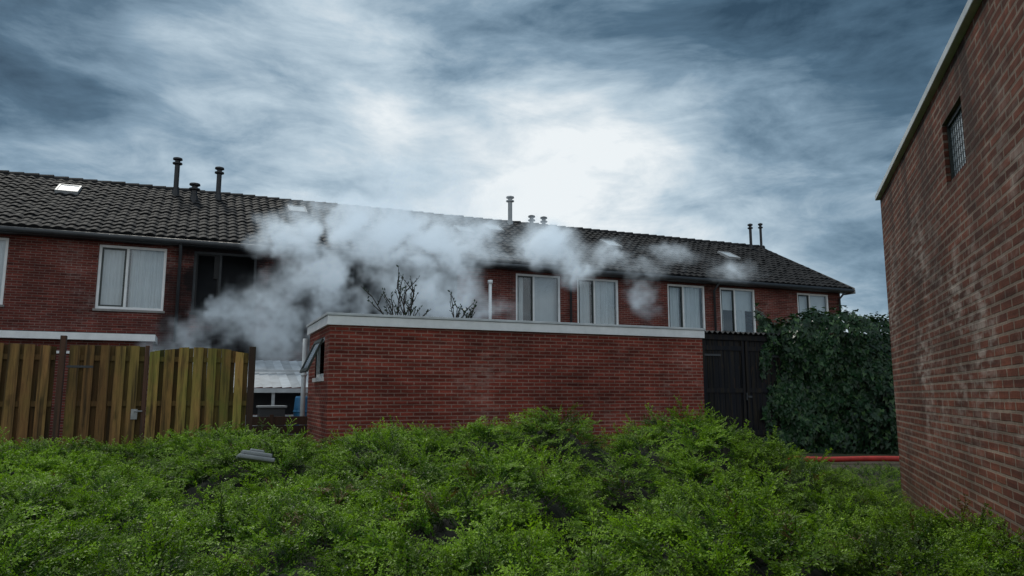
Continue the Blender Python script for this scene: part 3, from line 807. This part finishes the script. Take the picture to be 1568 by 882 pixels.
f2=gm('MULTIPLY',gm('SUBTRACT',f2,.32),3.0,clamp=True)
dens=gm('MULTIPLY',gm('MULTIPLY',tot,f1),f2)
vc=gn('GeometryNodeVolumeCube'); ng.links.new(dens,vc.inputs['Density'])
vc.inputs['Min'].default_value=(-1.6,18.2,1.6); vc.inputs['Max'].default_value=(18.4,20.75,8.2)
vc.inputs['Resolution X'].default_value=230; vc.inputs['Resolution Y'].default_value=20; vc.inputs['Resolution Z'].default_value=80
m=bpy.data.materials.new('smoke_volume'); m.use_nodes=True; t=NT(m.node_tree)
out=t.n('ShaderNodeOutputMaterial'); pv=t.n('ShaderNodeVolumePrincipled'); pv.inputs['Color'].default_value=(.91,.96,1,1); pv.inputs['Density'].default_value=5.8; pv.inputs['Anisotropy'].default_value=.1
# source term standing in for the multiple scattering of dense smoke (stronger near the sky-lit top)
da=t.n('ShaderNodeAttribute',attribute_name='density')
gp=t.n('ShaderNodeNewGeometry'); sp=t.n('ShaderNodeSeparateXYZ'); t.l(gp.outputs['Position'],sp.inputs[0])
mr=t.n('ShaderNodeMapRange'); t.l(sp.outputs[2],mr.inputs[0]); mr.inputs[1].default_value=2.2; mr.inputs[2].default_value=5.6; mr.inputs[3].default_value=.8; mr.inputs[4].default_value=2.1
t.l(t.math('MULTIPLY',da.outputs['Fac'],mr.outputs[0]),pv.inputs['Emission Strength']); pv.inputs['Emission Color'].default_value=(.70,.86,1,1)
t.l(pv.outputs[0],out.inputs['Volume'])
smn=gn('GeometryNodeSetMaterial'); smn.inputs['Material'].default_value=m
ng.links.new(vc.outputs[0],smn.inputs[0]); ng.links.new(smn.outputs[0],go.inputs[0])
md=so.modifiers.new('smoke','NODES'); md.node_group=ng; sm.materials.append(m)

# ------------------------------------------------------------------ world
w=bpy.data.worlds.new('World'); sc.world=w; w.use_nodes=True; t=NT(w.node_tree)
out=t.n('ShaderNodeOutputWorld')
sunv=Vector((-.15,.62,.77)).normalized(); elev=math.asin(sunv.z); az=math.atan2(sunv.x,sunv.y)
skyt=t.n('ShaderNodeTexSky',sky_type='NISHITA'); skyt.sun_disc=False; skyt.sun_elevation=elev; skyt.sun_rotation=az
bg1=t.n('ShaderNodeBackground'); t.l(skyt.outputs[0],bg1.inputs[0]); bg1.inputs[1].default_value=.06
tc=t.n('ShaderNodeTexCoord').outputs['Generated']
nv=t.n('ShaderNodeVectorMath',operation='NORMALIZE'); t.l(tc,nv.inputs[0]); D=nv.outputs[0]
sp=t.n('ShaderNodeSeparateXYZ'); t.l(D,sp.inputs[0])
zc=t.math('ADD',t.math('MAXIMUM',sp.outputs[2],0.0),.75)
cb=t.n('ShaderNodeCombineXYZ'); t.l(t.math('DIVIDE',sp.outputs[0],zc),cb.inputs[0]); t.l(t.math('DIVIDE',sp.outputs[1],zc),cb.inputs[1]); t.l(t.math('MULTIPLY',sp.outputs[2],2.0),cb.inputs[2])
P=cb.outputs[0]
n1=t.noise(t.mapping(P,(1,1,1),(2.1,.4,0)),2.8,10,.56,.35)
n2=t.noise(t.mapping(P,(1,1,1),(7.1,3.4,0)),1.3,3,.5,.2)
n3=t.noise(t.mapping(P,(1,1,1.3),(1.1,8.4,0)),8,10,.62,.5)
def lobe(v,lo,hi):
    d=t.n('ShaderNodeVectorMath',operation='DOT_PRODUCT'); t.l(D,d.inputs[0]); d.inputs[1].default_value=tuple(Vector(v).normalized())
    m=t.n('ShaderNodeMapRange',interpolation_type='SMOOTHSTEP'); t.l(d.outputs['Value'],m.inputs[0]); m.inputs[1].default_value=lo; m.inputs[2].default_value=hi; return m.outputs[0]
A=lobe((.193,.963,.24),math.cos(R(34)),math.cos(R(4)))
B=lobe((.55,.80,.16),math.cos(R(34)),math.cos(R(3)))
C2=lobe((.07,.93,.40),math.cos(R(13)),math.cos(R(1)))
Zn=lobe((0,-.1,1),math.cos(R(58)),math.cos(R(28)))  # out-of-view overhead sky, brightened to lift the light on the scene
Bk=lobe((-.39,-.92,.5),math.cos(R(95)),math.cos(R(25)))  # unseen bright sky behind the camera, added to light the facades
val=t.math('ADD',t.math('MULTIPLY',A,.44),t.math('MULTIPLY',B,.30))
val=t.math('ADD',val,t.math('MULTIPLY',C2,.26)); val=t.math('ADD',val,t.math('MULTIPLY',t.math('MAXIMUM',Bk,Zn),.80))
val=t.math('ADD',val,t.math('MULTIPLY',t.math('SUBTRACT',n1,.5),1.65))
val=t.math('ADD',val,t.math('MULTIPLY',t.math('SUBTRACT',n2,.5),.30))
val=t.math('ADD',val,t.math('MULTIPLY',t.math('SUBTRACT',n3,.5),.65))
val=t.math('ADD',val,t.math('MULTIPLY',t.math('SUBTRACT',1.0,t.math('MULTIPLY',sp.outputs[2],2.4),clamp=True),.32))
val=t.math('ADD',val,.02)
cc=t.ramp(val,[(.0,(.028,.065,.105)),(.22,(.080,.150,.220)),(.45,(.23,.34,.44)),(.70,(.50,.62,.71)),(1.0,(.90,.95,.97))])
bg2=t.n('ShaderNodeBackground'); t.l(cc,bg2.inputs[0]); bg2.inputs[1].default_value=1.0
mx=t.n('ShaderNodeMixShader'); mx.inputs[0].default_value=.92; t.l(bg1.outputs[0],mx.inputs[1]); t.l(bg2.outputs[0],mx.inputs[2]); t.l(mx.outputs[0],out.inputs[0])

sd=bpy.data.lights.new('sun','SUN'); sd.energy=1.5; sd.angle=R(10); sd.color=(1,.96,.86)
so=bpy.data.objects.new('sun',sd); col.objects.link(so); so.rotation_euler=sunv.to_track_quat('Z','Y').to_euler()

# ------------------------------------------------------------------ camera
cd=bpy.data.cameras.new('camera'); cam=bpy.data.objects.new('camera',cd); col.objects.link(cam)
cam.location=(0,0,H); cam.rotation_euler=(R(90+8.25),0,R(-23)); cd.lens=25.99; cd.sensor_width=36; cd.clip_end=2000; cd.clip_start=.05
sc.camera=cam
sc.view_settings.view_transform='Standard'
